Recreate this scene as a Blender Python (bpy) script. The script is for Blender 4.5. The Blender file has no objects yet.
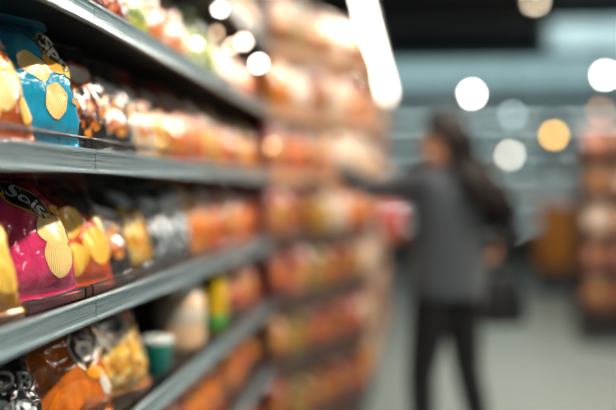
import bpy, bmesh, math, random
from math import sin, cos, pi, radians as R, exp, atan2, hypot
from mathutils import Vector, Matrix, noise

random.seed(7)
SC = bpy.context.scene
COL = SC.collection

# ------------------------------------------------------------------ helpers
def lin(h):
    h = h.lstrip('#')
    out = []
    for i in (0, 2, 4):
        c = int(h[i:i+2], 16) / 255
        out.append(c / 12.92 if c <= .04045 else ((c + .055) / 1.055) ** 2.4)
    return (*out, 1)

def base_mat(name):
    m = bpy.data.materials.new(name); m.use_nodes = True
    nt = m.node_tree
    return m, nt, nt.nodes['Principled BSDF']

def mat(name, col, rough=.5, metal=0, coat=0, bump=0, bscale=40, vary=0, vscale=8, spec=.5, sheen=0):
    m, nt, p = base_mat(name)
    p.inputs['Base Color'].default_value = lin(col)
    p.inputs['Roughness'].default_value = rough
    p.inputs['Metallic'].default_value = metal
    p.inputs['Coat Weight'].default_value = coat
    p.inputs['Coat Roughness'].default_value = .12
    p.inputs['Specular IOR Level'].default_value = spec
    p.inputs['Sheen Weight'].default_value = sheen
    tc = nt.nodes.new('ShaderNodeTexCoord')
    if vary:
        n = nt.nodes.new('ShaderNodeTexNoise'); n.inputs['Scale'].default_value = vscale
        n.inputs['Detail'].default_value = 4
        nt.links.new(tc.outputs['Object'], n.inputs['Vector'])
        hs = nt.nodes.new('ShaderNodeHueSaturation'); hs.inputs['Color'].default_value = lin(col)
        mr = nt.nodes.new('ShaderNodeMapRange'); mr.inputs['To Min'].default_value = 1 - vary; mr.inputs['To Max'].default_value = 1 + vary
        nt.links.new(n.outputs['Fac'], mr.inputs['Value']); nt.links.new(mr.outputs['Result'], hs.inputs['Value'])
        nt.links.new(hs.outputs['Color'], p.inputs['Base Color'])
    if bump:
        n = nt.nodes.new('ShaderNodeTexNoise'); n.inputs['Scale'].default_value = bscale; n.inputs['Detail'].default_value = 3
        nt.links.new(tc.outputs['Object'], n.inputs['Vector'])
        b = nt.nodes.new('ShaderNodeBump'); b.inputs['Strength'].default_value = bump; b.inputs['Distance'].default_value = .01
        nt.links.new(n.outputs['Fac'], b.inputs['Height']); nt.links.new(b.outputs['Normal'], p.inputs['Normal'])
    return m

def emit(name, col, strength):
    m, nt, p = base_mat(name)
    p.inputs['Base Color'].default_value = (0.8, .8, .8, 1)
    p.inputs['Emission Color'].default_value = lin(col)
    p.inputs['Emission Strength'].default_value = strength
    return m

def film_mat(name, col, col2=None, split=.6, rough=.17):
    """printed glossy film: one or two printed colours with a wavy border, crinkled"""
    m, nt, p = base_mat(name)
    p.inputs['Roughness'].default_value = rough
    p.inputs['Coat Weight'].default_value = 1
    p.inputs['Coat Roughness'].default_value = .06
    p.inputs['Coat IOR'].default_value = 1.9
    tc = nt.nodes.new('ShaderNodeTexCoord')
    if col2:
        sp = nt.nodes.new('ShaderNodeSeparateXYZ'); nt.links.new(tc.outputs['Generated'], sp.inputs[0])
        n = nt.nodes.new('ShaderNodeTexNoise'); n.inputs['Scale'].default_value = 3
        nt.links.new(tc.outputs['Generated'], n.inputs['Vector'])
        ma = nt.nodes.new('ShaderNodeMath'); ma.operation = 'MULTIPLY_ADD'; ma.inputs[1].default_value = .3
        nt.links.new(n.outputs['Fac'], ma.inputs[0]); nt.links.new(sp.outputs['Z'], ma.inputs[2])
        cr = nt.nodes.new('ShaderNodeValToRGB')
        cr.color_ramp.elements[0].position = split + .13; cr.color_ramp.elements[0].color = lin(col)
        cr.color_ramp.elements[1].position = split + .19; cr.color_ramp.elements[1].color = lin(col2)
        nt.links.new(ma.outputs[0], cr.inputs[0]); nt.links.new(cr.outputs[0], p.inputs['Base Color'])
    else:
        p.inputs['Base Color'].default_value = lin(col)
    n = nt.nodes.new('ShaderNodeTexNoise'); n.inputs['Scale'].default_value = 22; n.inputs['Detail'].default_value = 2
    n.inputs['Distortion'].default_value = 1.2
    nt.links.new(tc.outputs['Object'], n.inputs['Vector'])
    b = nt.nodes.new('ShaderNodeBump'); b.inputs['Strength'].default_value = .5; b.inputs['Distance'].default_value = .015
    nt.links.new(n.outputs['Fac'], b.inputs['Height']); nt.links.new(b.outputs['Normal'], p.inputs['Normal'])
    nt.links.new(b.outputs['Normal'], p.inputs['Coat Normal'])
    return m

def chip_mat(name, c1, c2, scale=62):
    """printed ridged crisp: wavy stripes along the UV of the print"""
    m, nt, p = base_mat(name)
    p.inputs['Roughness'].default_value = .3; p.inputs['Coat Weight'].default_value = .3
    tc = nt.nodes.new('ShaderNodeTexCoord')
    w = nt.nodes.new('ShaderNodeTexWave'); w.inputs['Scale'].default_value = scale; w.inputs['Distortion'].default_value = 1.5
    w.inputs['Detail'].default_value = 1
    nt.links.new(tc.outputs['UV'], w.inputs['Vector'])
    cr = nt.nodes.new('ShaderNodeValToRGB')
    cr.color_ramp.elements[0].position = .25; cr.color_ramp.elements[0].color = lin(c1)
    cr.color_ramp.elements[1].position = .8; cr.color_ramp.elements[1].color = lin(c2)
    nt.links.new(w.outputs['Fac'], cr.inputs[0]); nt.links.new(cr.outputs[0], p.inputs['Base Color'])
    return m

def food_mat(name, cols, scale=70):
    """printed food picture: cells of a few colours"""
    m, nt, p = base_mat(name)
    p.inputs['Roughness'].default_value = .25; p.inputs['Coat Weight'].default_value = 1; p.inputs['Coat Roughness'].default_value = .07; p.inputs['Coat IOR'].default_value = 1.8
    tc = nt.nodes.new('ShaderNodeTexCoord')
    v = nt.nodes.new('ShaderNodeTexVoronoi'); v.inputs['Scale'].default_value = scale
    nt.links.new(tc.outputs['UV'], v.inputs['Vector'])
    sp = nt.nodes.new('ShaderNodeSeparateXYZ'); nt.links.new(v.outputs['Color'], sp.inputs[0])
    cr = nt.nodes.new('ShaderNodeValToRGB'); cr.color_ramp.interpolation = 'LINEAR'
    el = cr.color_ramp.elements
    el[0].color = lin(cols[0]); el[1].color = lin(cols[-1]); el[0].position = .1; el[1].position = .9
    for i, c in enumerate(cols[1:-1]):
        e = el.new(.1 + .8 * (i + 1) / (len(cols) - 1)); e.color = lin(c)
    nt.links.new(sp.outputs['X'], cr.inputs[0]); nt.links.new(cr.outputs[0], p.inputs['Base Color'])
    return m

def link(name, bm, m, parent=None, smooth=False, loc=None):
    me = bpy.data.meshes.new(name)
    bmesh.ops.recalc_face_normals(bm, faces=bm.faces)
    bm.to_mesh(me); bm.free()
    if m: me.materials.append(m)
    if smooth:
        for p in me.polygons: p.use_smooth = True
    o = bpy.data.objects.new(name, me); COL.objects.link(o)
    if parent: o.parent = parent
    if loc: o.location = loc
    return o

def tag(o, label, cat, group=None):
    o['label'] = label; o['category'] = cat
    if group: o['group'] = group
    return o

def thing(name, label, cat, loc=(0, 0, 0), rz=0, group=None):
    o = bpy.data.objects.new(name, None); COL.objects.link(o)
    o.empty_display_size = .05
    o.location = loc; o.rotation_euler = (0, 0, rz)
    return tag(o, label, cat, group)

def struct(name, bm, m, smooth=False):
    o = link(name, bm, m, None, smooth); o['kind'] = 'structure'; return o

def box(bm, x0, x1, y0, y1, z0, z1, bev=0):
    r = bmesh.ops.create_cube(bm, size=1)
    vs = r['verts']
    for v in vs:
        v.co = Vector(((x0 + x1) / 2 + v.co.x * (x1 - x0), (y0 + y1) / 2 + v.co.y * (y1 - y0), (z0 + z1) / 2 + v.co.z * (z1 - z0)))
    if bev:
        es = list({e for v in vs for e in v.link_edges})
        bmesh.ops.bevel(bm, geom=es, offset=bev, segments=2, affect='EDGES', profile=.5)
    return bm

def boxm(*a, **k):
    return box(bmesh.new(), *a, **k)

def tube(bm, pts, rad, n=10, cap=True, flat=None):
    """swept tube through pts; rad number or list; flat=(a,b) scales the two cross axes"""
    pts = [Vector(p) for p in pts]
    if not hasattr(rad, '__len__'): rad = [rad] * len(pts)
    rings = []
    up = Vector((0, 0, 1))
    t0 = (pts[1] - pts[0]).normalized()
    if abs(t0.dot(up)) > .9: up = Vector((0, 1, 0))
    side = t0.cross(up).normalized()
    for i, p in enumerate(pts):
        a = pts[max(i - 1, 0)]; b = pts[min(i + 1, len(pts) - 1)]
        t = (b - a).normalized()
        side = (side - t * side.dot(t)).normalized()
        oth = t.cross(side)
        fa, fb = flat if flat else (1, 1)
        rings.append([bm.verts.new(p + side * (cos(2 * pi * k / n) * rad[i] * fa) + oth * (sin(2 * pi * k / n) * rad[i] * fb)) for k in range(n)])
    for A, B in zip(rings, rings[1:]):
        for k in range(n):
            bm.faces.new((A[k], A[(k + 1) % n], B[(k + 1) % n], B[k]))
    if cap:
        bm.faces.new(rings[0][::-1]); bm.faces.new(rings[-1])
    return bm

def capsule(bm, pts, rad, n=14):
    tube(bm, pts, rad, n)
    if not hasattr(rad, '__len__'): rad = [rad] * len(pts)
    for p, r in zip(pts, rad):
        ball(bm, p, (r, r, r), n)

def ball(bm, c, r, n=16, rot=None):
    q = bmesh.ops.create_uvsphere(bm, u_segments=n, v_segments=max(6, n // 2 + 2), radius=1)
    for v in q['verts']:
        w = Vector((v.co.x * r[0], v.co.y * r[1], v.co.z * r[2]))
        if rot: w = rot @ w
        v.co = w + Vector(c)
    return q['verts']

def lathe(bm, prof, n=20, c=(0, 0, 0)):
    rings = []
    for r, z in prof:
        rings.append([bm.verts.new((c[0] + r * cos(2 * pi * k / n), c[1] + r * sin(2 * pi * k / n), c[2] + z)) for k in range(n)])
    for A, B in zip(rings, rings[1:]):
        for k in range(n):
            bm.faces.new((A[k], A[(k + 1) % n], B[(k + 1) % n], B[k]))
    bm.faces.new(rings[0][::-1]); bm.faces.new(rings[-1])
    return bm

def prism(bm, prof, x0, x1):
    """profile in (y,z) extruded along x"""
    a = [bm.verts.new((x0, y, z)) for y, z in prof]; b = [bm.verts.new((x1, y, z)) for y, z in prof]
    n = len(prof)
    for k in range(n): bm.faces.new((a[k], a[(k + 1) % n], b[(k + 1) % n], b[k]))
    bm.faces.new(a[::-1]); bm.faces.new(b)
    return bm

def copy_tree(o, parent=None):
    c = o.copy(); COL.objects.link(c)
    if parent: c.parent = parent
    for ch in [x for x in o.children]:
        copy_tree(ch, c)
    return c

ORD = ['first', 'second', 'third', 'fourth', 'fifth', 'sixth', 'seventh', 'eighth', 'ninth', 'tenth', 'eleventh', 'twelfth', 'thirteenth', 'fourteenth', 'fifteenth']

# ------------------------------------------------------------------ camera
HC = 1.33
F = 855.0
cam_d = bpy.data.cameras.new('camera'); cam = bpy.data.objects.new('camera', cam_d); COL.objects.link(cam)
cam.location = (0, 0, HC)
cam.rotation_euler = (R(90) - math.atan(16 / F), 0, math.atan(103 / F))
cam_d.sensor_width = 36; cam_d.lens = F * 36 / 616
cam_d.clip_start = .02
cam_d.dof.use_dof = True
cam_d.dof.focus_distance = 1.68
cam_d.dof.aperture_fstop = cam_d.lens / 1000 / .074
SC.camera = cam
ROT = cam.rotation_euler.to_matrix()
def at(px, py, Y):
    """world point seen at pixel (px,py) at world depth Y"""
    d = ROT @ Vector(((px - 308) / F, (205 - py) / F, -1))
    return Vector((0, 0, HC)) + d * (Y / d.y)

# ------------------------------------------------------------------ materials
M = {}
def steel_mat():
    m, nt, p = base_mat('brushed_steel')
    tc = nt.nodes.new('ShaderNodeTexCoord'); mp = nt.nodes.new('ShaderNodeMapping')
    mp.inputs['Scale'].default_value = (.8, 130, 130)
    n = nt.nodes.new('ShaderNodeTexNoise'); n.inputs['Scale'].default_value = 2.2; n.inputs['Detail'].default_value = 5
    nt.links.new(tc.outputs['Object'], mp.inputs['Vector']); nt.links.new(mp.outputs['Vector'], n.inputs['Vector'])
    cr = nt.nodes.new('ShaderNodeValToRGB')
    cr.color_ramp.elements[0].position = .3; cr.color_ramp.elements[0].color = lin('7b929b')
    cr.color_ramp.elements[1].position = .7; cr.color_ramp.elements[1].color = lin('b0c6cf')
    nt.links.new(n.outputs['Fac'], cr.inputs[0]); nt.links.new(cr.outputs[0], p.inputs['Base Color'])
    mr = nt.nodes.new('ShaderNodeMapRange'); mr.inputs['To Min'].default_value = .2; mr.inputs['To Max'].default_value = .36
    nt.links.new(n.outputs['Fac'], mr.inputs['Value']); nt.links.new(mr.outputs['Result'], p.inputs['Roughness'])
    p.inputs['Metallic'].default_value = .6
    return m
M['steel'] = steel_mat()
M['tanrail'] = mat('lit_tan_rail', 'c79a78', .5, vary=.4, vscale=9)
M['brownrail'] = mat('dim_brown_rail', '5a463e', .5, vary=.5, vscale=9)
M['deck'] = mat('shelf_paint', '26282c', .45, .3)
M['back'] = mat('shelf_back_paint', '1f1f23', .6)
M['black'] = mat('black_wire', '141416', .35, .2)
M['plinth'] = mat('plinth_paint', '3a3c3e', .5)
M['housing'] = mat('lamp_housing', '9a9da0', .4, .3)
M['darkhouse'] = mat('dark_lamp_housing', '1c1d20', .4, .3)

# ------------------------------------------------------------------ setting
def tiles_mat():
    m, nt, p = base_mat('floor_tiles')
    tc = nt.nodes.new('ShaderNodeTexCoord')
    br = nt.nodes.new('ShaderNodeTexBrick'); br.offset = 0
    br.inputs['Scale'].default_value = 1; br.inputs['Brick Width'].default_value = .6; br.inputs['Row Height'].default_value = .6
    br.inputs['Mortar Size'].default_value = .004
    br.inputs['Color1'].default_value = lin('838f8c'); br.inputs['Color2'].default_value = lin('7c8887'); br.inputs['Mortar'].default_value = lin('545d5b')
    nt.links.new(tc.outputs['Object'], br.inputs['Vector']); nt.links.new(br.outputs['Color'], p.inputs['Base Color'])
    p.inputs['Roughness'].default_value = .38
    return m
fb = bmesh.new(); box(fb, -3.2, 6.2, -3, 16.2, -.1, 0); struct('floor', fb, tiles_mat())
struct('ceiling', boxm(-3.2, 6.2, -3, 16.2, 3.72, 3.82), mat('ceiling_black', '2b2b2e', .8, vary=.1))
struct('wall_back', boxm(-3.2, 6.2, 16, 16.2, 0, 3.72), mat('wall_back_paint', '6f8083', .7, vary=.05))
struct('wall_left', boxm(-3.2, -3, -3, 16, 0, 3.72), mat('wall_left_paint', '6b665f', .7, vary=.05))
struct('wall_right', boxm(6, 6.2, -3, 16, 0, 3.72), mat('wall_right_paint', '5b6a6c', .7, vary=.05))

# ------------------------------------------------------------------ gondola shelving
LIP = [(.02, 0), (-.003, 0), (-.006, -.003), (-.006, -.007), (-.002, -.010), (-.001, -.026), (-.002, -.040), (-.008, -.043), (-.009, -.047), (-.006, -.049), (.004, -.049), (.004, -.022), (.02, -.022)]
DECK0 = 1.706
HEIGHTS = [2.0, 1.706, 1.41, 1.112, .82, .52, .2]
def gondola(label, x, y, rz, L, top, heights=HEIGHTS, depth=.42, guard=(), group=None, rail='steel'):
    g = thing('shelf_unit', label, 'shelf', (x, y, 0), rz, group)
    link('back_panel', boxm(0.002, L - .002, depth, depth + .02, .1, top), M['back'], g)
    link('plinth', boxm(0.002, L - .002, .03, depth, 0, .14), M['plinth'], g)
    for xx in (0.002, L - .032):
        link('upright', boxm(xx, xx + .03, depth + .02, depth + .06, 0, top), M['plinth'], g)
    for h in heights:
        s = link('shelf', boxm(.002, L - .002, .004, depth - .001, h - .02, h), M['deck'], g)
        link('price_rail', prism(bmesh.new(), [(a, b + h) for a, b in LIP], .002, L - .002), M[rail if rail == 'steel' else 'tanrail' if h > 1.3 and top > 2 else 'brownrail'], s)  # tan rails high, brown low: bright top and dim bottom put into the colour
        if h in guard:
            gb = bmesh.new()
            tube(gb, [(.01, .012, h + .022), (L - .01, .012, h + .022)], .0028, 8)
            for k in range(int(L / .25) + 1):
                xx = .02 + k * (L - .04) / int(L / .25)
                tube(gb, [(xx, .012, h), (xx, .012, h + .022)], .0022, 6)
            link('wire_guard', gb, M['black'], s)
    return g
XL = -.635
gg = (1.41, 1.112, .82)
gondola('dark grey shelving bay nearest the camera holding the teal and pink bags', XL, .565, R(90), 1.10, 2.3, guard=gg)
gondola('second dark grey shelving bay, just beyond the rail joint past the teal bag', XL, 1.665, R(90), 1.10, 2.3, guard=gg)
gondola('third dark grey shelving bay, ending where the shelves turn outward', XL, 2.765, R(90), 1.09, 2.3)
P0 = Vector((XL, 3.86)); P1 = Vector((-.235, 4.76))
BL = (P1 - P0).length; BR = atan2(P1.y - P0.y, P1.x - P0.x)
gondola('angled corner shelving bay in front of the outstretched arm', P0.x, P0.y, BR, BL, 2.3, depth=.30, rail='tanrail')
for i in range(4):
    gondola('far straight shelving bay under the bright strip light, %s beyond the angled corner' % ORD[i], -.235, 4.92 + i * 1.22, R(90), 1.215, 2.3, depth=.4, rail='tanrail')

# ------------------------------------------------------------------ bags
def bagP(W, H, T, seed):
    def f(u, v, s=-1):
        q = min(max((v - .045) / .885, 0), 1)
        prof = max(sin(pi * q ** .85), 0) ** .5
        ed = max(1 - abs(u) ** 3.2, 0) ** .75
        x = u * W / 2 * (1 - .075 * prof)
        t = T / 2 * ed * prof
        wr = noise.noise(Vector((u * 2.3, v * 3.2, seed))) * .010 + noise.noise(Vector((u * 5 + v * 3, v * 6, seed + 9))) * .007
        cr = sin(u * 13 + seed + 3 * noise.noise(Vector((u * 2, v * 2, seed)))) * (.0045 * exp(-((v - .88) / .10) ** 2) + .004 * exp(-((v - .09) / .08) ** 2))
        cr += (1 - abs(sin(7 * v + 5 * u * (1 if seed % 2 > 1 else -1) + seed))) ** 4 * .008 * min(abs(u) * 1.6, 1)
        d = t + (wr + cr) * prof * (ed ** .5)
        if v > .94 or v < .04: d = .0012 * sin(v * 420)
        return Vector((x, s * d, v * H))
    return f

def pouch(P, v0, v1, nu=26, nv=34):
    bm = bmesh.new()
    G = {}
    for s in (-1, 1):
        for j in range(nv + 1):
            for i in range(nu + 1):
                if s == 1 and i in (0, nu): G[s, i, j] = G[-1, i, j]; continue
                G[s, i, j] = bm.verts.new(P(-1 + 2 * i / nu, v0 + (v1 - v0) * j / nv, s) + Vector((0, s * .0004, 0)))
        for j in range(nv):
            for i in range(nu):
                bm.faces.new((G[s, i, j], G[s, i + 1, j], G[s, i + 1, j + 1], G[s, i, j + 1]))
    return bm

def decal(P, W, H, bm2, off=.0012, uvrot=0):
    """wrap a flat mesh drawn in (x = across, y = up) metres on the front of the pouch"""
    bmesh.ops.triangulate(bm2, faces=bm2.faces)
    for _ in range(4):
        es = [e for e in bm2.edges if e.calc_length() > .009]
        if not es: break
        bmesh.ops.subdivide_edges(bm2, edges=es, cuts=1)
        bmesh.ops.triangulate(bm2, faces=bm2.faces)
    uv = bm2.loops.layers.uv.new('UVMap')
    c, s = cos(uvrot), sin(uvrot)
    for f in bm2.faces:
        for l in f.loops:
            p = l.vert.co; l[uv].uv = (p.x * c + p.y * s, -p.x * s + p.y * c)
    for v in bm2.verts:
        u = max(min(v.co.x / (W / 2), .97), -.97); w = max(min(v.co.y / H, .985), .015)
        a = P(u, w); e = .012
        du = P(u + e, w) - P(u - e, w); dv = P(u, w + e) - P(u, w - e)
        n = du.cross(dv).normalized()
        if n.y > 0: n = -n
        v.co = a + n * off
    return bm2

def blob(cx, cy, rx, ry, rot=0, wob=0, seed=0, n=36, pw=2):
    bm = bmesh.new()
    vs = []
    for k in range(n):
        a = 2 * pi * k / n
        ca, sa = cos(a), sin(a)
        r = 1 + wob * noise.noise(Vector((ca * 1.3, sa * 1.3, seed)))
        x = rx * r * math.copysign(abs(ca) ** (2 / pw), ca); y = ry * r * math.copysign(abs(sa) ** (2 / pw), sa)
        vs.append(bm.verts.new((cx + x * cos(rot) - y * sin(rot), cy + x * sin(rot) + y * cos(rot), 0)))
    bm.faces.new(vs)
    return bm

def poly(pts):
    bm = bmesh.new(); bm.faces.new([bm.verts.new((x, y, 0)) for x, y in pts]); return bm

def letters(txt, cx, cy, size, rot=0, bold=.02, shear=.2, sx=1):
    cu = bpy.data.curves.new('t', 'FONT'); cu.body = txt; cu.size = size; cu.offset = bold * size; cu.shear = shear
    cu.align_x = 'CENTER'; cu.align_y = 'CENTER'; cu.resolution_u = 4
    o = bpy.data.objects.new('t', cu); COL.objects.link(o)
    dg = bpy.context.evaluated_depsgraph_get(); dg.update()
    me = o.evaluated_get(dg).to_mesh()
    bm = bmesh.new(); bm.from_mesh(me)
    o.evaluated_get(dg).to_mesh_clear()
    bpy.data.objects.remove(o); bpy.data.curves.remove(cu)
    for v in bm.verts:
        x, y = v.co.x * sx, v.co.y
        v.co = Vector((cx + x * cos(rot) - y * sin(rot), cy + x * sin(rot) + y * cos(rot), 0))
    bmesh.ops.remove_doubles(bm, verts=bm.verts, dist=1e-6)
    return bm

INK = {}
def ink(c):
    if c not in INK:
        INK[c] = mat('print_' + c, c, .3, coat=.4)
    return INK[c]
CHIP = chip_mat('printed_ridged_crisp', 'e3ae48', 'fbe8ac', 85)
CHIP2 = chip_mat('printed_golden_crisp', 'e9a92c', 'ffd968', 85)
FOODS = {
    'warm': food_mat('printed_food_warm', ['5a1c08', 'c85a14', 'e8952a', 'f2c878']),
    'yellow': food_mat('printed_food_yellow', ['9a5a10', 'e0981c', 'f2c850', 'fbe49a']),
    'orange': food_mat('printed_food_orange', ['7a2806', 'd85e0a', 'f08a1a', 'f6b050']),
    'pale': food_mat('printed_food_pale', ['c98a5a', 'f0c8a0', 'fae6d0', 'ffffff']),
    'red': food_mat('printed_food_red', ['5a1008', 'b52a18', 'e4602c', 'f5b070']),
    'dark': food_mat('printed_food_dark', ['1a0c08', '5a2410', 'c0561c', 'f0a040']),
    'silver': food_mat('printed_food_silver', ['16181c', '5a6670', 'b8c8d0', 'f4fbff']),
    'green': food_mat('printed_food_green', ['2c4408', '6a8a12', '9cb81e', 'd0d860']),
}

def make_bag(design, W=.19, H=.24, T=.085):
    """prototype tree of a snack bag; returned unlabelled and parked far under the floor until placed"""
    d = DES[design]
    seed = sum(map(ord, design)) % 97 + .37
    T = d.get('T', .095)
    P = bagP(W, H, T, seed)
    root = bpy.data.objects.new('snack_bag', None); COL.objects.link(root); root.empty_display_size = .05
    fm = film_mat('film_' + design, d['film'], d.get('film2'), d.get('split', .6))
    link('pouch', pouch(P, 0, .94), fm, root, True)
    link('top_seal', pouch(P, .94, 1, 40, 6), fm if not d.get('film2') else film_mat('seal_' + design, d['film2']), root, True)
    for it in d.get('prints', []):
        k = it[0]
        if k == 'chip':
            link('crisp_picture', decal(P, W, H, blob(*it[1:6], wob=.08, seed=it[6]), .0016 + .0003 * it[6], uvrot=it[5] + it[7]), it[8] if len(it) > 8 else CHIP, root, True)
        elif k == 'food':
            link('food_picture', decal(P, W, H, blob(*it[1:6], wob=.35, seed=seed), .0012), FOODS[it[6]], root, True)
        elif k == 'patch':
            link('logo_patch', decal(P, W, H, blob(*it[1:6], wob=.25, seed=seed + 3), .0022), ink(it[6]), root, True)
        elif k == 'edge':
            link('logo_outline', decal(P, W, H, blob(*it[1:6], wob=.25, seed=seed + 3), .0018), ink(it[6]), root, True)
        elif k == 'poly':
            link('printed_band', decal(P, W, H, poly(it[1]), .0010), ink(it[2]), root, True)
        elif k == 'text':
            link('lettering', decal(P, W, H, letters(*it[1:7], *it[8:]), .0032), ink(it[7]), root, False)
    return root

def generic(film, food, patch, film2=None, split=.6, edge=None):
    r = random.Random(film + food + patch)
    fx, fy, a, b = r.uniform(-.02, .02), r.uniform(.075, .10), r.uniform(.055, .082), r.uniform(.05, .07)
    px_, py_, w, h, rot = r.uniform(-.02, .02), r.uniform(.15, .185), r.uniform(.028, .052), r.uniform(.014, .024), r.uniform(-.7, .2)
    pr = [('food', fx, fy, a, b, r.uniform(-.5, .5), food)]
    if edge: pr.append(('edge', px_, py_, w + .01, h + .009, rot, edge))
    pr.append(('patch', px_, py_, w, h, rot, patch))
    return dict(film=film, film2=film2, split=split, prints=pr)

A20 = -.30
LR = -.80
DES = {
 # ---- the bags in focus
 'ins': dict(film='b4521a', film2='7a1c12', split=.62, T=.10, prints=[
    ('poly', [(-.095, .13), (-.02, .150), (.05, .138), (.095, .11), (.095, .095), (.05, .125), (-.02, .135), (-.095, .112)], 'e8b060'),
    ('chip', .010, .108, .030, .024, .4, 1, .3, CHIP2), ('chip', .060, .085, .026, .022, -.5, 2, .9, CHIP2),
    ('chip', -.045, .09, .036, .030, .1, 3, .2, CHIP2), ('chip', .022, .06, .028, .022, .8, 4, .2), ('chip', .066, .042, .022, .018, .8, 5, .6, CHIP2), ('chip', -.02, .035, .03, .02, .3, 1, .2, CHIP2),
    ('text', 'ins', .052, .170, .060, -.5, .03, 'f5ece0')]),
 'teal': dict(film='119cc6', T=.115, prints=[
    ('edge', .050, .152, .046, .028, LR, 'f0b040'), ('patch', .050, .152, .043, .025, LR, '2c3a20'),
    ('text', 'Spri', .051, .154, .054, LR, .03, 'f4f2ea', .2, .85),
    ('chip', .030, .128, .024, .017, -.5, 1, .6, mat('printed_orange_cube', 'f0a21c', .3, coat=.4)),
    ('chip', .064, .112, .030, .012, -.85, 2, .2, CHIP2),
    ('chip', -.020, .118, .033, .024, -.45, 1, -.75), ('chip', .016, .066, .023, .029, -.2, 3, .55),
    ('patch', .062, .066, .012, .004, -.3, 'c9b070'), ('chip', .076, .084, .007, .005, .3, 1, .2, CHIP2)]),
 'pink': dict(film='d8346a', film2='a81e40', split=.74, T=.115, prints=[
    ('edge', .000, .160, .058, .030, LR, 'e8b83c'), ('patch', .000, .159, .055, .026, LR, '1c1a20'),
    ('text', 'Sois', .000, .160, .045, LR, .02, 'e4e6ee', .2, .95),
    ('chip', .026, .104, .034, .028, .3, 2, .25), ('chip', .034, .062, .033, .040, -.25, 1, .2),
    ('chip', .072, .124, .032, .014, -.85, 3, .4, CHIP2), ('chip', .078, .095, .020, .013, -.4, 4, .4),
    ('patch', .062, .075, .010, .006, .3, '5a2410')]),
 'yellowpurple': dict(film='d9952a', film2='a4246a', split=.62, prints=[
    ('patch', .03, .168, .05, .03, A20, 'd8c8d8'), ('chip', .04, .115, .033, .028, .3, 1, .2, CHIP2), ('chip', .05, .06, .03, .034, -.3, 2, .3, CHIP2), ('chip', -.02, .08, .035, .04, .2, 3, .1)]),
 'orangelogo': dict(film='cf6a12', film2='9a3f0c', split=.66, T=.10, prints=[
    ('edge', .028, .134, .036, .042, -.25, 'e6ded0'), ('patch', .028, .134, .032, .037, -.25, '3a2018'),
    ('text', 'ol', .032, .136, .082, -.3, .03, 'f0e6da'),
    ('patch', .040, .088, .030, .012, -.4, 'f2a02a'), ('patch', .062, .062, .011, .022, .25, 'e8e0d4'),
    ('chip', -.02, .05, .045, .028, .3, 2, .2, mat('printed_orange_flame', 'e87a10', .3, coat=.4))]),
 'orangefood': dict(film='d4882e', film2='b8441a', split=.66, prints=[
    ('edge', -.01, .168, .055, .036, -.7, 'd8d0c8'), ('patch', -.01, .168, .046, .028, -.7, '33302e'),
    ('food', .01, .075, .085, .072, .1, 'yellow')]),
 'blackscript': dict(film='17171b', prints=[
    ('text', 'DBA', .032, .158, .058, -.25, .0, '8a8684'),
    ('poly', [(-.06, .20), (-.052, .20), (-.045, .15), (-.053, .15)], '6a666c'), ('poly', [(-.042, .205), (-.036, .205), (-.026, .15), (-.032, .15)], '6a666c'),
    ('chip', -.05, .135, .024, .005, .5, 1, .2, ink('b88a3a')), ('chip', -.055, .14, .02, .004, -.6, 2, .2, ink('b88a3a')),
    ('food', -.01, .07, .06, .06, -.2, 'silver')]),
 'redyellow': dict(film='d8541a', film2='6e2016', split=.60, prints=[
    ('patch', .02, .165, .06, .03, -.3, '2a2024'), ('chip', -.04, .12, .04, .03, .3, 1, .2, CHIP2), ('chip', .03, .07, .045, .034, -.4, 2, .3, CHIP2), ('chip', -.04, .05, .035, .03, .1, 3, .2, CHIP2),
    ('patch', .05, .12, .02, .03, .1, 'f4d9a0')]),
 # ---- blurred designs
 'blackorange': generic('1b1716', 'dark', 'd9cfc4', edge='c85a1e'),
 'blackwhite': generic('201a1c', 'warm', 'e6e6ea'),
 'redwhite': generic('e8c8a4', 'warm', 'f4f0ea', '8a2418', .50),
 'brownyellow': generic('d88a30', 'yellow', 'f2e6d0', '54241a', .55),
 'whitepeach': generic('e8c8a8', 'pale', 'ffffff', '704028', .6),
 'orangewhite': generic('d8621a', 'orange', 'fbf2e8', '7a2c14', .66),
 'mustard': generic('c8901e', 'yellow', 'f4e8c8', '6a3a18', .66),
 'red': generic('b0281a', 'red', 'f0d8c8'),
 'amber': generic('e08a1a', 'orange', 'fff0d0'),
 'silverblack': generic('22262a', 'silver', 'dfeaf0', edge='7a8c96'),
 'darkyellow': generic('2a2220', 'yellow', 'd8e0e6'),
 'peachpink': generic('dc8668', 'warm', 'f6d8c4', 'a8403e', .6),
 'darkred': generic('6e1a1c', 'red', 'c88a78'),
 'crimson': generic('c42c3c', 'red', 'd8505a', edge='a01c28'),
 'lime': generic('86a812', 'green', 'd8e070'),
 'yellowgreen': generic('c4c02a', 'green', 'f2ecb0', '3c4a18', .6),
 'redcream': generic('de5a1c', 'orange', 'f6e8d0', 'c8301c', .55, edge='fff4e0'),
 'olive': generic('8a7c34', 'warm', 'c8b878', '5a4a24', .6),
 'tan': generic('c89a6a', 'pale', 'fbf4ea'),
 'cream': generic('eed8b8', 'pale', 'ffffff', 'd08a5a', .7),
 'brown': generic('7c4a2a', 'warm', 'e0b890'),
 'brownred': generic('8a3420', 'dark', 'd89a70'),
}
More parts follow.
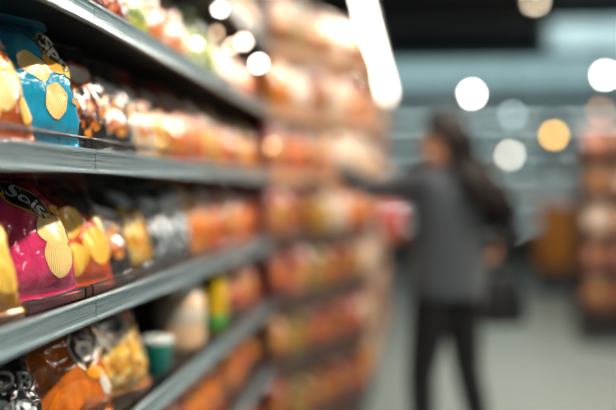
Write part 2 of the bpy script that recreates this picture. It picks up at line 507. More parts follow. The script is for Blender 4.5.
WORDS = {
 'ins': 'red-brown crisp bag with white ins lettering', 'teal': 'bright teal crisp bag with two ridged crisps and white script', 'pink': 'magenta pink crisp bag with ridged crisps and dark script logo',
 'yellowpurple': 'yellow crisp bag with purple top cut by the left edge', 'orangelogo': 'orange crisp bag with a pale-outlined brown logo', 'orangefood': 'orange snack bag with yellow food picture and tilted dark logo',
 'blackscript': 'black crisp bag with grey DBA lettering', 'redyellow': 'orange-red crisp bag with yellow crisps and dark logo',
 'blackorange': 'black snack bag with orange food picture', 'blackwhite': 'black snack bag with white logo', 'redwhite': 'red-topped white snack bag', 'brownyellow': 'brown-topped yellow snack bag',
 'whitepeach': 'pale peach snack bag with brown top', 'orangewhite': 'orange snack bag with white logo', 'mustard': 'mustard yellow snack bag', 'red': 'red snack bag', 'amber': 'amber orange snack bag',
 'silverblack': 'black snack bag with silvery glints', 'darkyellow': 'dark snack bag with yellow crisps', 'peachpink': 'peach and pink snack bag', 'darkred': 'dark red snack bag', 'crimson': 'crimson snack bag', 'lime': 'lime green snack bag',
 'yellowgreen': 'yellow-green snack bag', 'redcream': 'red-orange snack bag with cream logo', 'tan': 'tan snack bag', 'cream': 'cream snack bag', 'olive': 'olive snack bag', 'brown': 'brown snack bag', 'brownred': 'reddish brown snack bag'}
PROTO = {}
USED = set()
def bag(design, loc, rz, lean=30, label='', group=None, scale=(1, 1, 1), roll=0):
    if design not in PROTO: PROTO[design] = make_bag(design)
    o = PROTO[design] if design not in USED else copy_tree(PROTO[design])
    USED.add(design)
    o.location = loc; o.rotation_euler = (R(-lean), R(roll), rz); o.scale = scale
    tag(o, label, 'snack bag', group)
    return o

SHELFNAME = {0: 'highest near shelf', 1: 'shelf above the teal bag', 2: "teal bag's shelf", 3: "pink bag's shelf", 4: 'shelf below the pink bag', 5: 'second shelf below the pink bag', 6: 'lowest near shelf'}
ROWS = {
 0: [('tan', 2.96), ('brown', 3.15), ('olive', 3.34), ('brown', 3.53), ('tan', 3.71)],
 1: [('darkred', 1.80), ('darkred', 1.97), ('yellowgreen', 2.14), ('redcream', 2.32), ('redcream', 2.51), ('lime', 2.70), ('lime', 2.89), ('tan', 3.08), ('cream', 3.28), ('orangewhite', 3.47), ('redcream', 3.66)],
 2: [('ins', 1.365), ('teal', 1.60), ('blackorange', 1.83), ('blackwhite', 2.01), ('redwhite', 2.19), ('brownyellow', 2.37), ('redcream', 2.55), ('orangewhite', 2.73), ('mustard', 2.91), ('amber', 3.09), ('red', 3.27), ('mustard', 3.46), ('amber', 3.66)],
 3: [('yellowpurple', 1.325), ('pink', 1.60), ('redyellow', 1.82), ('blackwhite', 2.01), ('darkyellow', 2.19), ('silverblack', 2.37), ('silverblack', 2.55), ('amber', 2.73), ('orangewhite', 2.91), ('red', 3.09), ('peachpink', 3.27), ('orangewhite', 3.46), ('darkred', 3.65)],
 4: [('blackscript', 1.46), ('orangelogo', 1.755), ('orangefood', 2.03), ('darkred', 3.36), ('peachpink', 3.54), ('red', 3.71)],
 5: [('brownred', 2.38), ('red', 2.57), ('orangewhite', 2.76), ('redcream', 2.95), ('brownred', 3.14), ('amber', 3.33), ('darkred', 3.52), ('brown', 3.70)],
 6: [('brown', 3.5), ('darkred', 3.7)],
}
HERO = {'teal': (-.724, 18, 20, (1.36, 1.15, 1.2)), 'pink': (-.728, 18, 26, (1.33, 1.15, 1.18)), 'ins': (-.700, 14, 27, (1.26, 1.0, 1.21)), 'yellowpurple': (-.712, 20, 24, (1.2, 1.1, 1.1)),
        'orangelogo': (-.722, 22, 20, (1.4, 1.15, 1.1)), 'orangefood': (-.72, 20, 20, (1.45, 1.1, 1.13)), 'blackscript': (-.715, 20, 22, (1.2, 1, .92)), 'redyellow': (-.72, 20, 21, (1.1, 1, 1.13))}
for s, row in ROWS.items():
    for i, (d, Y) in enumerate(row):
        hero = d in ('ins', 'teal', 'pink', 'yellowpurple', 'orangelogo', 'orangefood', 'blackscript', 'redyellow')
        lab = WORDS[d]
        if not hero: lab += ', %s along the %s' % (ORD[i], SHELFNAME[s])
        rr = random.Random(s * 31 + i)
        yaw = 20 + rr.uniform(-5, 5); lean = 22 + rr.uniform(-4, 4)
        sc = (rr.uniform(1.0, 1.1), 1, rr.uniform(1.0, 1.14)); x = -.715 - rr.uniform(0, .012)
        if d in HERO: x, yaw, lean, sc = HERO[d]
        elif Y > 2.2: Y += .085 * (Y - 2.2) / 1.5   # spread the row up to the end of the bay
        bag(d, (x, Y, HEIGHTS[s] + .002), R(90 - yaw), lean, lab, 'snack bags on the near shelving', sc)

# jars, cup and bottle on the shelf below the pink bag
M['glass'] = mat('jar_plastic', 'f0f0ea', .08, coat=.5)
def jar(name, label, cat, loc, parts):
    t = thing(name, label, cat, loc)
    for nm, prof, m in parts:
        link(nm, lathe(bmesh.new(), prof, 24), m, t, True)
    return t
zz = .82
jar('snack_tub', 'small teal tub with white lid beside the orange food bag', 'tub', (-.70, 2.30, zz + .001), [
    ('tub', [(.03, 0), (.034, .003), (.043, .075), (.045, .08), (.045, .083)], mat('tub_teal', '1c8a7c', .3, coat=.4, vary=.5, vscale=30)),
    ('lid', [(.045, .0835), (.047, .086), (.047, .094), (.043, .098), (.02, .099)], mat('tub_lid', 'dfe8e6', .3, coat=.3))])
jar('snack_jar', 'big round jar of orange snacks with white lid on the shelf below the pink bag', 'jar', (-.735, 2.66, zz + .001), [
    ('jar', [(.06, 0), (.078, .006), (.082, .02), (.082, .15), (.076, .165), (.062, .175)], food_mat('jar_contents', ['a04a14', 'd88030', 'f0b878', 'fbe4cc'], 12)),
    ('lid', [(.064, .1755), (.067, .178), (.067, .205), (.062, .21), (.02, .211)], mat('jar_lid', 'f2f0ec', .3, coat=.4)),
    ('label', [(.0826, .085), (.0832, .086), (.0832, .14), (.0826, .141)], mat('jar_label', 'd9cdbb', .4, vary=.3, vscale=30))])
jar('juice_bottle', 'yellow and green bottle with white cap on the shelf below the pink bag', 'bottle', (-.70, 3.0, zz + .001), [
    ('bottle', [(.035, 0), (.04, .005), (.04, .05), (.038, .06), (.040, .07), (.04, .16), (.03, .185), (.016, .205), (.016, .212)], mat('bottle_yellow', 'e2b414', .15, coat=.5)),
    ('label', [(.0405, .012), (.0412, .013), (.0412, .058), (.0405, .059)], mat('bottle_green', '1f9a4a', .4)),
    ('cap', [(.018, .2125), (.02, .214), (.02, .235), (.018, .238), (.008, .239)], mat('bottle_cap', 'eef4f4', .3, coat=.3))])
jar('juice_bottle', 'second yellow-green bottle, behind the first toward the red bags', 'bottle', (-.73, 3.16, zz + .001), [
    ('bottle', [(.035, 0), (.04, .005), (.04, .05), (.038, .06), (.040, .07), (.04, .16), (.03, .185), (.016, .205), (.016, .212)], mat('bottle_green_yellow', '8aa81c', .15, coat=.5)),
    ('cap', [(.018, .2125), (.02, .214), (.02, .235), (.018, .238), (.008, .239)], M['glass'])])

# ---- angled corner bay: five bags a shelf
bd = Vector((cos(BR), sin(BR))); bn = Vector((-sin(BR), cos(BR)))   # along, into the shelf
BROWS = {
 0: ['brown', 'olive', 'brown', 'tan', 'brown'], 1: ['amber', 'tan', 'brownred', 'cream', 'peachpink'], 2: ['peachpink', 'orangewhite', 'brown', 'tan', 'cream'],
 3: ['peachpink', 'brownred', 'mustard', 'cream', 'orangewhite'], 4: ['darkred', 'peachpink', 'olive', 'brownred', 'brown'], 5: ['brown', 'olive', 'darkred', 'brownred', 'red'], 6: ['brownred', 'olive', 'brown', 'brownred', 'darkred']}
for s, row in BROWS.items():
    for i, d in enumerate(row):
        p = P0 + bd * (.11 + i * .19) + bn * .028
        rr = random.Random(900 + s * 7 + i)
        bag(d, (p.x, p.y, HEIGHTS[s] + .002), BR - R(rr.uniform(-8, 10)), 7 + rr.uniform(-3, 6), '%s, %s along the %s, angled corner bay' % (WORDS[d], ORD[i], 'highest shelf' if s == 0 else ORD[s] + ' shelf down'),
            'snack bags on the angled corner shelving', (.96, 1, rr.uniform(.98, 1.10)))
# ---- far straight bays: larger packs
CPAL = {0: ['brown', 'tan', 'olive', 'brown'], 1: ['cream', 'peachpink', 'orangewhite', 'tan'], 2: ['peachpink', 'cream', 'tan', 'orangewhite'], 3: ['tan', 'red', 'cream', 'peachpink'],
        4: ['cream', 'peachpink', 'brownred', 'tan'], 5: ['brownred', 'cream', 'darkred', 'orangewhite'], 6: ['cream', 'brown', 'amber', 'darkred']}
for s in range(7):
    for i in range(10):
        d = CPAL[s][(i * 3 + s) % 4]
        rr = random.Random(400 + s * 17 + i)
        bag(d, (-.262, 5.08 + i * .3, HEIGHTS[s] + .002), R(90 - rr.uniform(-2, 14)), 7 + rr.uniform(-3, 6), '%s, %s along the %s, far straight bays' % (WORDS[d], ORD[i], 'highest shelf' if s == 0 else ORD[s] + ' shelf down'),
            'large packs on the far straight shelving', (1.25, 1, rr.uniform(.98, 1.10)))

# red pouch hung on a hook at the corner of the far bays
hk = thing('hook_arm', 'thin steel display hook sticking into the aisle from the far shelves', 'hook', (-.24, 6.0, 1.22))
link('rod', tube(bmesh.new(), [(0, 0, 0), (.12, 0, 0), (.19, 0, .0), (.20, 0, .02)], .004, 8), M['steel'], hk)
rp = bag('crimson', (-.13, 6.0, .985), R(20), 0, 'red pouch hanging from a hook at the edge of the far shelves', None, (.95, .8, .97))

# ------------------------------------------------------------------ lights
CW = 'fff1dc'
def strip_light(label, x, y0, y1, z, w, m, group=None, hang=None, cat='strip light', name='strip_light'):
    t = thing(name, label, cat, (x, y0, z), 0, group)
    L = y1 - y0
    link('housing', boxm(-w / 2 - .01, w / 2 + .01, 0, L, .012, .06, .004), M['housing'], t)
    link('diffuser', boxm(-w / 2, w / 2, .01, L - .01, -.012, .0115, .005), m, t)
    if hang:
        for yy in (.2, L - .2):
            link('hanger', tube(bmesh.new(), [(0, yy, .06), (0, yy, hang - z)], .004, 6), M['housing'], t)
    else:
        for k in range(5):
            yy = .1 + (L - .2) * k / 4
            link('bracket', boxm(-.40, 0, yy - .01, yy + .01, .061, .075), M['housing'], t)
    return t
strip_light('long bright strip light along the top edge of the far shelving', -.262, 4.3, 9.3, 2.335, .055, emit('canopy_light_glow', 'fff2e0', 16))
AISLE = emit('aisle_light_glow', 'fff3e2', 104)
for i, y0 in enumerate((-1.6, .9, 3.4, 5.9)):
    strip_light('long ceiling strip light above the aisle, %s from the entrance end' % ORD[i], 1.08, y0, y0 + 2.3, 3.4, .13, AISLE, 'strip lights above the aisle', hang=3.72)
AISLE2 = emit('right_aisle_glow', 'fff3e2', 30)
for i, y0 in enumerate((2.0, 6.0)):
    strip_light('ceiling strip light over the right aisle, %s' % ('near one' if i == 0 else 'far one'), 3.6, y0, y0 + 3.0, 3.4, .13, AISLE2, 'strip lights above the right aisle', hang=3.72)

GLOW = {}
def glow(c, s):
    if (c, s) not in GLOW: GLOW[c, s] = emit('lamp_glow_' + c + '_%d' % s, c, s)
    return GLOW[c, s]
def pendant(px, py, Y, r, c, s, label):
    p = at(px, py, Y)
    t = thing('pendant_lamp', label, 'lamp', p, 0, 'small hanging lamps at the back of the shop')
    bb = bmesh.new(); ball(bb, (0, 0, 0), (r, r, r), 20)
    link('globe', bb, glow(c, s), t, True)
    link('cap', lathe(bmesh.new(), [(r * .62, r * .80), (r * .5, r * 1.05), (.012, r * 1.25)], 16), M['darkhouse'], t, True)
    link('cord', tube(bmesh.new(), [(0, 0, r * 1.2), (0, 0, 3.72 - p.z)], .004, 6), M['darkhouse'], t)
    return t
pendant(472, 94, 9.5, .032, 'fdf6ec', 60, 'white globe lamp hanging just right of the woman\'s head')
pendant(512, 115, 10.5, .03, 'cfe8ea', 10, 'dim pale blue globe lamp, right of the white one')
pendant(510, 155, 11, .032, 'f2ead8', 24, 'cream globe lamp hanging low, below the dim blue one')
pendant(554, 135, 10, .032, 'f2b548', 30, 'yellow globe lamp above the orange display bin')
pendant(605, 75, 9.5, .032, 'fdf4ee', 60, 'white globe lamp near the right edge, highest there')
pendant(600, 111, 10, .03, 'e8a470', 10, 'dim orange globe lamp near the right edge')
pendant(598, 140, 9.8, .07, 'bfe4ee', 9, 'large pale blue globe lamp low near the right edge')
pl = at(513, 229, 12.5)  # post and globe added to carry a low pale spot of light
pt = thing('added_post_lamp', 'added low post lamp carrying a pale light spot before the cabinets', 'lamp', (pl.x, pl.y, 0))
link('base', lathe(bmesh.new(), [(.09, 0), (.09, .015), (.02, .03)], 16), M['darkhouse'], pt, True)
link('post', tube(bmesh.new(), [(0, 0, .03), (0, 0, pl.z - .03)], .012, 10), M['darkhouse'], pt)
bb = bmesh.new(); ball(bb, (0, 0, pl.z), (.035, .035, .035), 16); link('globe', bb, glow('e8e8d8', 12), pt, True)
def downlight(px, py, Y, r, c, s, label):
    p = at(px, py, Y)
    t = thing('downlight', label, 'lamp', (p.x, p.y, 3.72), 0, 'ceiling downlights')
    link('ring', lathe(bmesh.new(), [(r * 1.25, 0), (r * 1.25, -.06), (r * 1.05, -.07), (r, -.06)], 20), M['darkhouse'], t, True)
    bb = bmesh.new(); ball(bb, (0, 0, -.06), (r * .95, r * .95, r * .6), 18)
    link('lens', bb, glow(c, s), t, True)
downlight(535, 2, 10.9, .035, 'ffeccb', 70, 'warm white round downlight on the black ceiling')
downlight(511, 15, 11.7, .05, '9fc6cc', 4, 'dim bluish round downlight on the black ceiling')

def glint_lamp(px, py, Y, top, r, c, s, label):  # added lamps that stand in for bright glints among the bags
    p = at(px, py, Y)
    t = thing('clip_on_shelf_light', label, 'lamp', p, 0, 'added glint lamps along the near shelving')
    link('clip', boxm(-.014, .014, -.02, .02, top - p.z - .012, top - p.z - .0005, .002), M['darkhouse'], t)
    link('stem', tube(bmesh.new(), [(0, 0, top - p.z - .01), (-.004, .004, (top - p.z) * .5), (0, 0, r * .6)], .003, 8), M['darkhouse'], t)
    hb = bmesh.new(); ball(hb, (-.006, .006, .004), (r * 1.2, r * 1.2, r * 1.2), 14)
    h = link('lamp_head', hb, M['darkhouse'], t, True)
    lb = bmesh.new(); ball(lb, (.004, -.005, 0), (r, r, r), 16)
    link('lens', lb, glow(c, s), h, True)
ZU = 2.0 - .049
for a in [(219, 8, 3.05, ZU, .013, 'fff6ea', 50, 'large white added glint lamp under the top shelf, highest of its cluster'),
          (245, 27, 3.5, ZU, .010, 'ffe8d0', 20, 'cream added glint lamp between the highest and the brightest one'),
          (258, 64, 3.62, ZU, .012, 'fff4e2', 60, 'bright white added glint lamp under the top shelf, lowest of its cluster'),
          (243, 42, 3.42, ZU, .012, 'ffe6cc', 22, 'cream added glint lamp under the top shelf, above the brightest one'),
          (231, 46, 3.28, ZU, .010, 'ffdcbc', 15, 'peach added glint lamp left of the cream one under the top shelf'),
          (216, 33, 3.12, ZU, .009, 'f0c8a0', 9, 'dim tan added glint lamp over the lime green bags'),
          (196, 44, 2.72, ZU, .007, 'f8f0b8', 20, 'small cream added glint lamp in front of the lime green bags'),
          (271, 146, 3.80, 1.706 - .049, .010, 'ffb878', 9, 'orange added glint lamp at the far end of the shelf holding the teal bag')]:
    glint_lamp(*a)

# ------------------------------------------------------------------ back of the shop
M['fridge'] = mat('fridge_white', '93a3a6', .4, coat=.2)
M['fridge_dark'] = mat('fridge_dark_trim', '20282a', .4)
FG = emit('fridge_light', 'cfeaea', 4)
M['fridge_in'] = mat('fridge_lining', '566a6c', .5)
def fridge(x, label):
    f = thing('refrigerated_cabinet', label, 'fridge', (x, 15.05, 0), 0, 'refrigerated cabinets along the back wall')
    Wd = 1.96
    link('plinth', boxm(0, Wd, 0, .9, 0, .35, .01), M['fridge_dark'], f)
    link('back_panel', boxm(0, Wd, .86, .9, .35, 2.5), M['fridge_in'], f)
    for xx in (0, Wd - .05): link('side_panel', boxm(xx, xx + .05, .05, .86, .35, 2.5), M['fridge'], f)
    c = link('canopy', boxm(0, Wd, -.05, .9, 2.5, 2.85, .01), M['fridge'], f)
    link('light', boxm(.08, Wd - .08, .0, .05, 2.47, 2.498), FG, c)
    for k in range(4):
        z = .75 + k * .44
        s = link('shelf', boxm(.055, Wd - .055, .15 + .05 * (3 - k) * 0, .855, z - .03, z), M['fridge'], f)
        link('light', boxm(.08, Wd - .08, .13, .149, z - .03, z - .005), FG, s)
    return f
for i, x in enumerate((-1.55, .45, 2.45)):
    fridge(x, 'tall open refrigerated cabinet at the back, %s' % ('left one behind the woman', 'middle one right of the woman', 'right one behind the orange bin')[i])
# cartons in the cabinets
cm = [mat('carton_' + c, c, .4) for c in ('d8e2e2', '8fb4bc', 'c9b48a', '46646a', 'b06a48')]
pc = {}
ct = 0
for fx, nm in ((.45, 'middle'), (2.45, 'right')):
    for k in range(4):
        z = .75 + k * .44
        for j in range(6):
            m = cm[(j * 2 + k * 3 + ct) % 5]
            if m.name not in pc:
                bmx = bmesh.new(); prism(bmx, [(-.06, 0), (.06, 0), (.06, .21), (.0, .27), (-.06, .21)], -.07, .07)
                t = bpy.data.objects.new('drink_carton', None); COL.objects.link(t)
                link('carton', bmx, m, t); link('cap', lathe(bmesh.new(), [(.02, .27), (.02, .295), (.012, .297)], 10, (0, -.0, 0)), M['fridge'], t)
                pc[m.name] = t; o = t
            else: o = copy_tree(pc[m.name])
            o.location = (fx + .22 + j * .30, 15.30, z + .001)
            cn = {'d8': 'white', '8f': 'pale blue', 'c9': 'beige', '46': 'dark teal', 'b0': 'rust'}[m.name.split('_')[1][:2]]
            tag(o, '%s carton, %s from left on the %s shelf up in the %s cabinet' % (cn, ORD[j], ORD[k], nm), 'carton', 'cartons in the refrigerated cabinets')
        ct += 1
# fascia light band above the cabinets
fs = thing('light_fascia', 'long pale teal lit fascia high on the back wall', 'light fascia', (-1.6, 15.9, 3.28))
link('panel', boxm(0, 6.2, 0, .099, 0, .34, .005), emit('fascia_glow', '9fc4c8', 1.1), fs)
link('frame', boxm(0, 6.2, -.03, .099, -.06, -.005, .004), M['fridge_dark'], fs)
link('lower_panel', boxm(0, 6.2, 0, .099, -.36, -.24, .005), emit('fascia_dim_glow', '9fc0c4', .9), fs)
dk = thing('light_box', 'long pale teal board with added glow hanging under the ceiling at upper right', 'light box', (at(549, 40, 11).x, 11, 3.11))
link('panel', boxm(0, 3.6, 0, .35, 0, .30, .01), emit('light_box_glow', 'a4ccd2', 1.2), dk)  # glow added to brighten the hanging board
link('end_cap', boxm(-.02, .02, -.015, .365, -.015, .315, .004), mat('light_box_cap', '9fb8ba', .5), dk)
for xx in (.4, 2.0, 3.4):
    link('hanger', tube(bmesh.new(), [(xx, .17, .30), (xx, .17, .75)], .008, 6), M['darkhouse'], dk)
for i, (y, z, h) in enumerate(((8.6, 3.55, .16), (11.4, 3.5, .2), (13.8, 3.45, .25))):
    bmx = boxm(-3, 6, y, y + .2, z, 3.72)
    o = struct('trim_%d' % (i + 1), bmx, M['darkhouse'])

# orange display bin
ob = thing('display_bin', 'orange and yellow upright display bin standing far down the aisle', 'display', (at(555, 230, 11.5).x, 11.5, 0))
OM = mat('bin_orange', 'a8681a', .4, vary=.2, vscale=4)
link('base', boxm(-.24, .24, -.18, .18, 0, .3, .01), mat('bin_base', '1e2a34', .5), ob)
link('body', boxm(-.22, .22, -.17, .17, .301, 1.15, .015), OM, ob)
for k in range(3):
    link('shelf', boxm(-.2, .2, -.23, -.171, .45 + k * .25, .47 + k * .25), mat('bin_yellow', 'c8952c', .4), ob)
link('header', boxm(-.21, .21, .0, .03, 1.151, 1.42, .005), mat('bin_header', 'a9c4d4', .5), ob)

# right-hand display with brown packs
gx = at(584, 200, 7.4).x
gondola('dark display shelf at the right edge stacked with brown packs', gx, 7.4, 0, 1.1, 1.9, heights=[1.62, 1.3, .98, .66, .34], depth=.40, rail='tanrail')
RP = [['brownred', 'brown', 'darkred', 'brown'], ['brown', 'tan', 'peachpink', 'tan'], ['tan', 'peachpink', 'brown', 'brownred'], ['brownred', 'darkred', 'brown', 'red'], ['brown', 'brownred', 'red', 'darkred']]
for k, z in enumerate([1.62, 1.3, .98, .66, .34]):
    for j in range(4):
        d = RP[k][j]
        bag(d, (gx + .14 + j * .26, 7.48, z + .002), R(random.uniform(-8, 8)), 18, '%s, %s from left, %s shelf down, right display' % (WORDS[d], ORD[j], ORD[k]), 'packs on the right display', (1.25, 1, 1.05))

# ------------------------------------------------------------------ the shopper
def remesh(bms, vox, smooth=6):
    me = bpy.data.meshes.new('t'); bms.to_mesh(me); bms.free()
    o = bpy.data.objects.new('t', me); COL.objects.link(o)
    a = o.modifiers.new('r', 'REMESH'); a.mode = 'VOXEL'; a.voxel_size = vox
    b = o.modifiers.new('s', 'SMOOTH'); b.iterations = smooth; b.factor = .5
    dg = bpy.context.evaluated_depsgraph_get(); dg.update()
    m2 = bpy.data.meshes.new_from_object(o.evaluated_get(dg))
    bpy.data.objects.remove(o); bpy.data.meshes.remove(me)
    bm = bmesh.new(); bm.from_mesh(m2); bpy.data.meshes.remove(m2)
    return bm

def hand(bm, wrist, d, nrm, thumb_side, curl):
    d = Vector(d).normalized(); n = Vector(nrm); n = (n - d * n.dot(d)).normalized(); s = d.cross(n) * thumb_side
    w = Vector(wrist)
    rot = Matrix((s, d, n)).transposed()
    ball(bm, w + d * .045, (.040, .055, .016), 16, rot)
    for k, (o, l) in enumerate(((.030, .068), (.010, .077), (-.010, .072), (-.029, .056))):
        b = w + d * (.082 - .004 * abs(k - 1)) + s * o
        p = [w + d * .05 + s * o * .8, b]; a = 0
        for f in (.45, .32, .23):
            a += curl
            p.append(p[-1] + (d * cos(a) + n * sin(a)) * l * f)
        capsule(bm, p, [.010, .0095, .0088, .008, .007], 10)
    t0 = w + d * .02 + s * .022
    capsule(bm, [t0, t0 + d * .028 + s * .026 + n * .008, t0 + d * .056 + s * .034 + n * .02, t0 + d * .078 + s * .030 + n * .032], [.014, .012, .010, .008], 10)

TH = R(50)
per = thing('person', 'woman with long dark hair in grey sweater and black trousers reaching to the shelf', 'person', (.165, 4.0, 0), TH)
SK = mat('skin', 'd9a184', .5, vary=.05)
Lsh, Lel, Lwr = Vector((-.165, .01, 1.355)), Vector((-.25, .245, 1.325)), Vector((-.285, .445, 1.435))
Rsh, Rel, Rwr = Vector((.165, 0, 1.355)), Vector((.34, -.12, 1.16)), Vector((.445, .03, 1.075))
Lhip, Lkn, Lan = Vector((-.085, 0, .87)), Vector((-.10, .07, .47)), Vector((-.105, .05, .09))
Rhip, Rkn, Ran = Vector((.085, 0, .87)), Vector((.13, -.025, .47)), Vector((.17, -.10, .09))
b = bmesh.new()
def torso(b, k=1, z0=.84, z1=1.40):
    prof = [(.80, .150, .105), (.88, .160, .112), (.96, .145, .1), (1.05, .125, .09), (1.15, .135, .098), (1.25, .155, .105), (1.33, .165, .095), (1.38, .12, .075), (1.41, .06, .055)]
    rings = []
    for z, a, c in prof:
        rings.append([b.verts.new((cos(2 * pi * q / 24) * a * k, sin(2 * pi * q / 24) * c * k, z)) for q in range(24)])
    for A, B in zip(rings, rings[1:]):
        for q in range(24): b.faces.new((A[q], A[(q + 1) % 24], B[(q + 1) % 24], B[q]))
    b.faces.new(rings[0][::-1]); b.faces.new(rings[-1])
torso(b)
capsule(b, [(0, -.005, 1.36), (0, .0, 1.42), (0, .012, 1.47)], [.06, .05, .05])
for sh, el, wr in ((Lsh, Lel, Lwr), (Rsh, Rel, Rwr)):
    capsule(b, [sh, sh.lerp(el, .5), el, el.lerp(wr, .35), wr], [.055, .046, .038, .037, .026])
for hp, kn, an in ((Lhip, Lkn, Lan), (Rhip, Rkn, Ran)):
    capsule(b, [hp, hp.lerp(kn, .4), kn, kn.lerp(an, .35), an], [.088, .078, .053, .052, .034])
    capsule(b, [an + Vector((0, -.02, -.04)), an + Vector((0, .06, -.055)), an + Vector((0, .13, -.065))], [.036, .032, .022])
HY = R(50)   # head turned to her left, towards the shelf
HRm = Matrix.Rotation(HY, 3, 'Z')
HCn = Vector((0, .018, 1.545))
def hp_(x, y, z): return HCn + HRm @ Vector((x, y, z))
ball(b, hp_(0, -.012, .02), (.074, .092, .090), 24, HRm)
ball(b, hp_(0, .02, -.045), (.056, .068, .066), 20, HRm)
capsule(b, [hp_(0, .086, .018), hp_(0, .104, -.018), hp_(0, .098, -.026)], [.010, .013, .010], 10)
for sx in (-1, 1): ball(b, hp_(sx * .076, -.008, -.005), (.011, .022, .031), 12, HRm)
ball(b, hp_(0, .080, -.054), (.024, .012, .009), 12, HRm)
ball(b, hp_(0, .068, -.092), (.024, .022, .018), 12, HRm)
hand(b, Lwr, (-.08, .95, .12), (.8, .1, -.5), 1, .30)
hand(b, Rwr, (.10, .06, -1), (-.6, .5, 0), -1, .75)
link('body', remesh(b, .0062, 4), SK, per, True)
for sx in (-1, 1):
    e = bmesh.new(); ball(e, hp_(sx * .030, .073, .008), (.012, .009, .008), 12, HRm)
    link('eye', e, mat('eye_white', 'e8e4e0', .2), per, True)
    e = bmesh.new(); capsule(e, [hp_(sx * .016, .082, .028), hp_(sx * .032, .078, .033), hp_(sx * .046, .066, .028)], [.003, .004, .002], 8)
    link('eyebrow', e, mat('eyebrow_brown', '2a1a14', .6), per, True)
e = bmesh.new(); ball(e, hp_(0, .088, -.054), (.022, .007, .007), 12, HRm); link('lips', e, mat('lips_pink', 'b05a56', .4), per, True)
# sweater
KN = mat('grey_knit', '3f464e', .9, bump=.5, bscale=120, vary=.15, vscale=30, sheen=.3)
s = bmesh.new()
prof = [(.835, .185, .150), (.86, .195, .158), (.95, .192, .152), (1.05, .182, .145), (1.15, .182, .142), (1.25, .190, .138), (1.33, .185, .118), (1.38, .135, .090), (1.42, .072, .068), (1.445, .066, .064)]
rings = [[s.verts.new((cos(2 * pi * q / 28) * a, sin(2 * pi * q / 28) * c, z)) for q in range(28)] for z, a, c in prof]
for A, B in zip(rings, rings[1:]):
    for q in range(28): s.faces.new((A[q], A[(q + 1) % 28], B[(q + 1) % 28], B[q]))
s.faces.new(rings[0][::-1]); s.faces.new(rings[-1])
for sh, el, wr in ((Lsh, Lel, Lwr), (Rsh, Rel, Rwr)):
    w2 = el.lerp(wr, .86)
    capsule(s, [sh, sh.lerp(el, .5), el, el.lerp(wr, .4), w2], [.074, .058, .050, .047, .037])
sm = remesh(s, .009, 5)
for v in sm.verts:
    v.co += Vector((noise.noise(v.co * 9), noise.noise(v.co * 9 + Vector((5, 0, 0))), 0)) * .007
link('sweater', sm, KN, per, True)
# trousers
t = bmesh.new()
rings = [[t.verts.new((cos(2 * pi * q / 24) * a, sin(2 * pi * q / 24) * c, z)) for q in range(24)] for z, a, c in [(.80, .155, .115), (.86, .172, .125), (.93, .166, .12), (1.0, .14, .11)]]
for A, B in zip(rings, rings[1:]):
    for q in range(24): t.faces.new((A[q], A[(q + 1) % 24], B[(q + 1) % 24], B[q]))
t.faces.new(rings[0][::-1]); t.faces.new(rings[-1])
for hp, kn, an in ((Lhip, Lkn, Lan), (Rhip, Rkn, Ran)):
    capsule(t, [hp, hp.lerp(kn, .4), kn, kn.lerp(an, .35), an.lerp(kn, .06)], [.100, .090, .065, .063, .047])
link('trousers', remesh(t, .009, 4), mat('black_denim', '121216', .85, bump=.2, bscale=200), per, True)
for an in (Lan, Ran):
    q = bmesh.new()
    capsule(q, [an + Vector((0, 0, .05)), an + Vector((0, -.005, -.03))], [.048, .046])
    capsule(q, [an + Vector((0, -.03, -.045)), an + Vector((0, .06, -.05)), an + Vector((0, .135, -.056))], [.043, .042, .032])
    bx = remesh(q, .007, 4)
    for v in bx.verts: v.co.z = max(v.co.z, .004)
    link('boot', bx, mat('black_boot_leather', '0f0f12', .4), per, True)
# hair
h = bmesh.new()
ball(h, hp_(0, -.022, .046), (.086, .098, .086), 24, HRm)
ball(h, hp_(0, -.045, .010), (.088, .085, .092), 24, HRm)
for sx in (-1, 1):   # parted front hair swept back over the temples
    for k in range(7):
        q = k / 6
        tube(h, [hp_(sx * .006, .062 - .05 * q, .118 + .012 * q), hp_(sx * .050, .062 - .06 * q, .098), hp_(sx * .082, .030 - .05 * q, .045), hp_(sx * .090, -.010 - .04 * q, -.02), hp_(sx * .085, -.045 - .03 * q, -.10)], [.010, .015, .016, .016, .012], 8)
rh = random.Random(3)
for k in range(95):
    a = R(rh.uniform(-188, 8)) if k % 3 else R(rh.uniform(-170, -10))
    ln = rh.uniform(.22, .34)
    r0 = .086
    st = hp_(cos(a) * r0 * .62, sin(a) * r0 * .68 - .02, .098)
    m1 = hp_(cos(a) * r0 * 1.06, sin(a) * r0 * 1.25 - .026, .015)
    m2 = hp_(cos(a) * .086, sin(a) * .105 - .036, -.085)
    back = Vector((.035 + rh.uniform(-.02, .03), -.075, 0))
    m3 = m2 + back * .7 + Vector((rh.uniform(-.045, .045), rh.uniform(-.04, .03), -.09))
    m4 = m3 + back * .6 + Vector((rh.uniform(-.03, .03), rh.uniform(-.03, .02), -.10))
    m5 = m4 + back * .3 + Vector((rh.uniform(-.02, .02), rh.uniform(-.02, .01), -(ln - .20)))
    pts = []
    cps = [st, m1, m2, m3, m4, m5]
    for i in range(len(cps) - 1):
        for u in (0, .5): pts.append(cps[i].lerp(cps[i + 1], u))
    pts.append(cps[-1])
    rads = [.011, .016, .019, .021, .021, .021, .020, .019, .016, .011, .004]
    tube(h, pts, rads, 7)
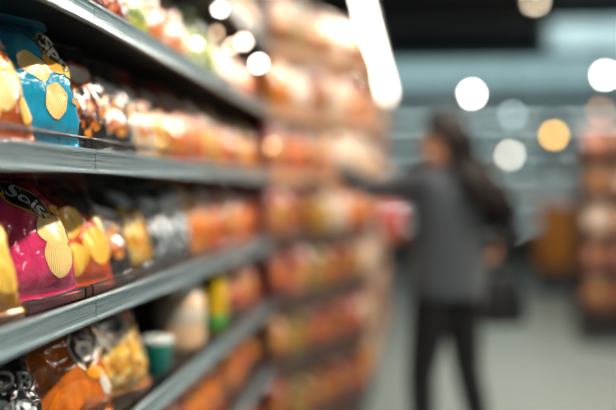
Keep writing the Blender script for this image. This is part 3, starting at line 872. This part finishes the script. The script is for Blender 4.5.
link('hair', h, mat('dark_brown_hair', '130a08', .62, vary=.25, vscale=60, spec=.25), per, True)

# handbag hanging from her right hand
def pw(v):
    v = Matrix.Rotation(TH, 3, 'Z') @ Vector(v); return Vector((v.x + .165, v.y + 4.0, v.z))
hh = pw(Rwr + Vector((.012, .03, -.088)))
hb = thing('handbag', 'black leather handbag hanging from the woman\'s right hand', 'handbag', (hh.x + .05, hh.y, hh.z - .40 * .85), R(20))
hb.scale = (.85, .85, .85)
LB = mat('black_leather', '131316', .42, bump=.15, bscale=150)
q = bmesh.new()
secs = [(0, .125, .055), (.015, .135, .062), (.10, .132, .060), (.20, .115, .045), (.27, .10, .022), (.285, .098, .018)]
rr_ = []
for z, a, c in secs:
    rr_.append([q.verts.new((math.copysign(abs(cos(2 * pi * k / 32)) ** .5, cos(2 * pi * k / 32)) * a, math.copysign(abs(sin(2 * pi * k / 32)) ** .5, sin(2 * pi * k / 32)) * c, z)) for k in range(32)])
for A, B in zip(rr_, rr_[1:]):
    for k in range(32): q.faces.new((A[k], A[(k + 1) % 32], B[(k + 1) % 32], B[k]))
q.faces.new(rr_[0][::-1]); q.faces.new(rr_[-1])
link('bag_body', q, LB, hb, True)
for yy in (-.022, .022):
    link('handle', tube(bmesh.new(), [(-.065, yy, .25), (-.06, yy, .31), (-.062, yy * .6, .37), (-.05, yy * .3, .40), (-.036, yy * .6, .37), (.045, yy, .31), (.065, yy, .25)], .006, 8), LB, hb, True)
link('zip', boxm(-.085, .085, -.004, .004, .2855, .289), M['steel'], hb)

# ------------------------------------------------------------------ world and view
w = bpy.data.worlds.new('world'); SC.world = w; w.use_nodes = True
bg = w.node_tree.nodes['Background']
bg.inputs['Color'].default_value = lin('b4c6cc'); bg.inputs['Strength'].default_value = .21
SC.view_settings.view_transform = 'Standard'
SC.view_settings.look = 'None'
SC.view_settings.exposure = 0
SC.view_settings.gamma = 1
SC.view_settings.use_curve_mapping = False
SC.cycles.use_denoising = True
SC.cycles.max_bounces = 8
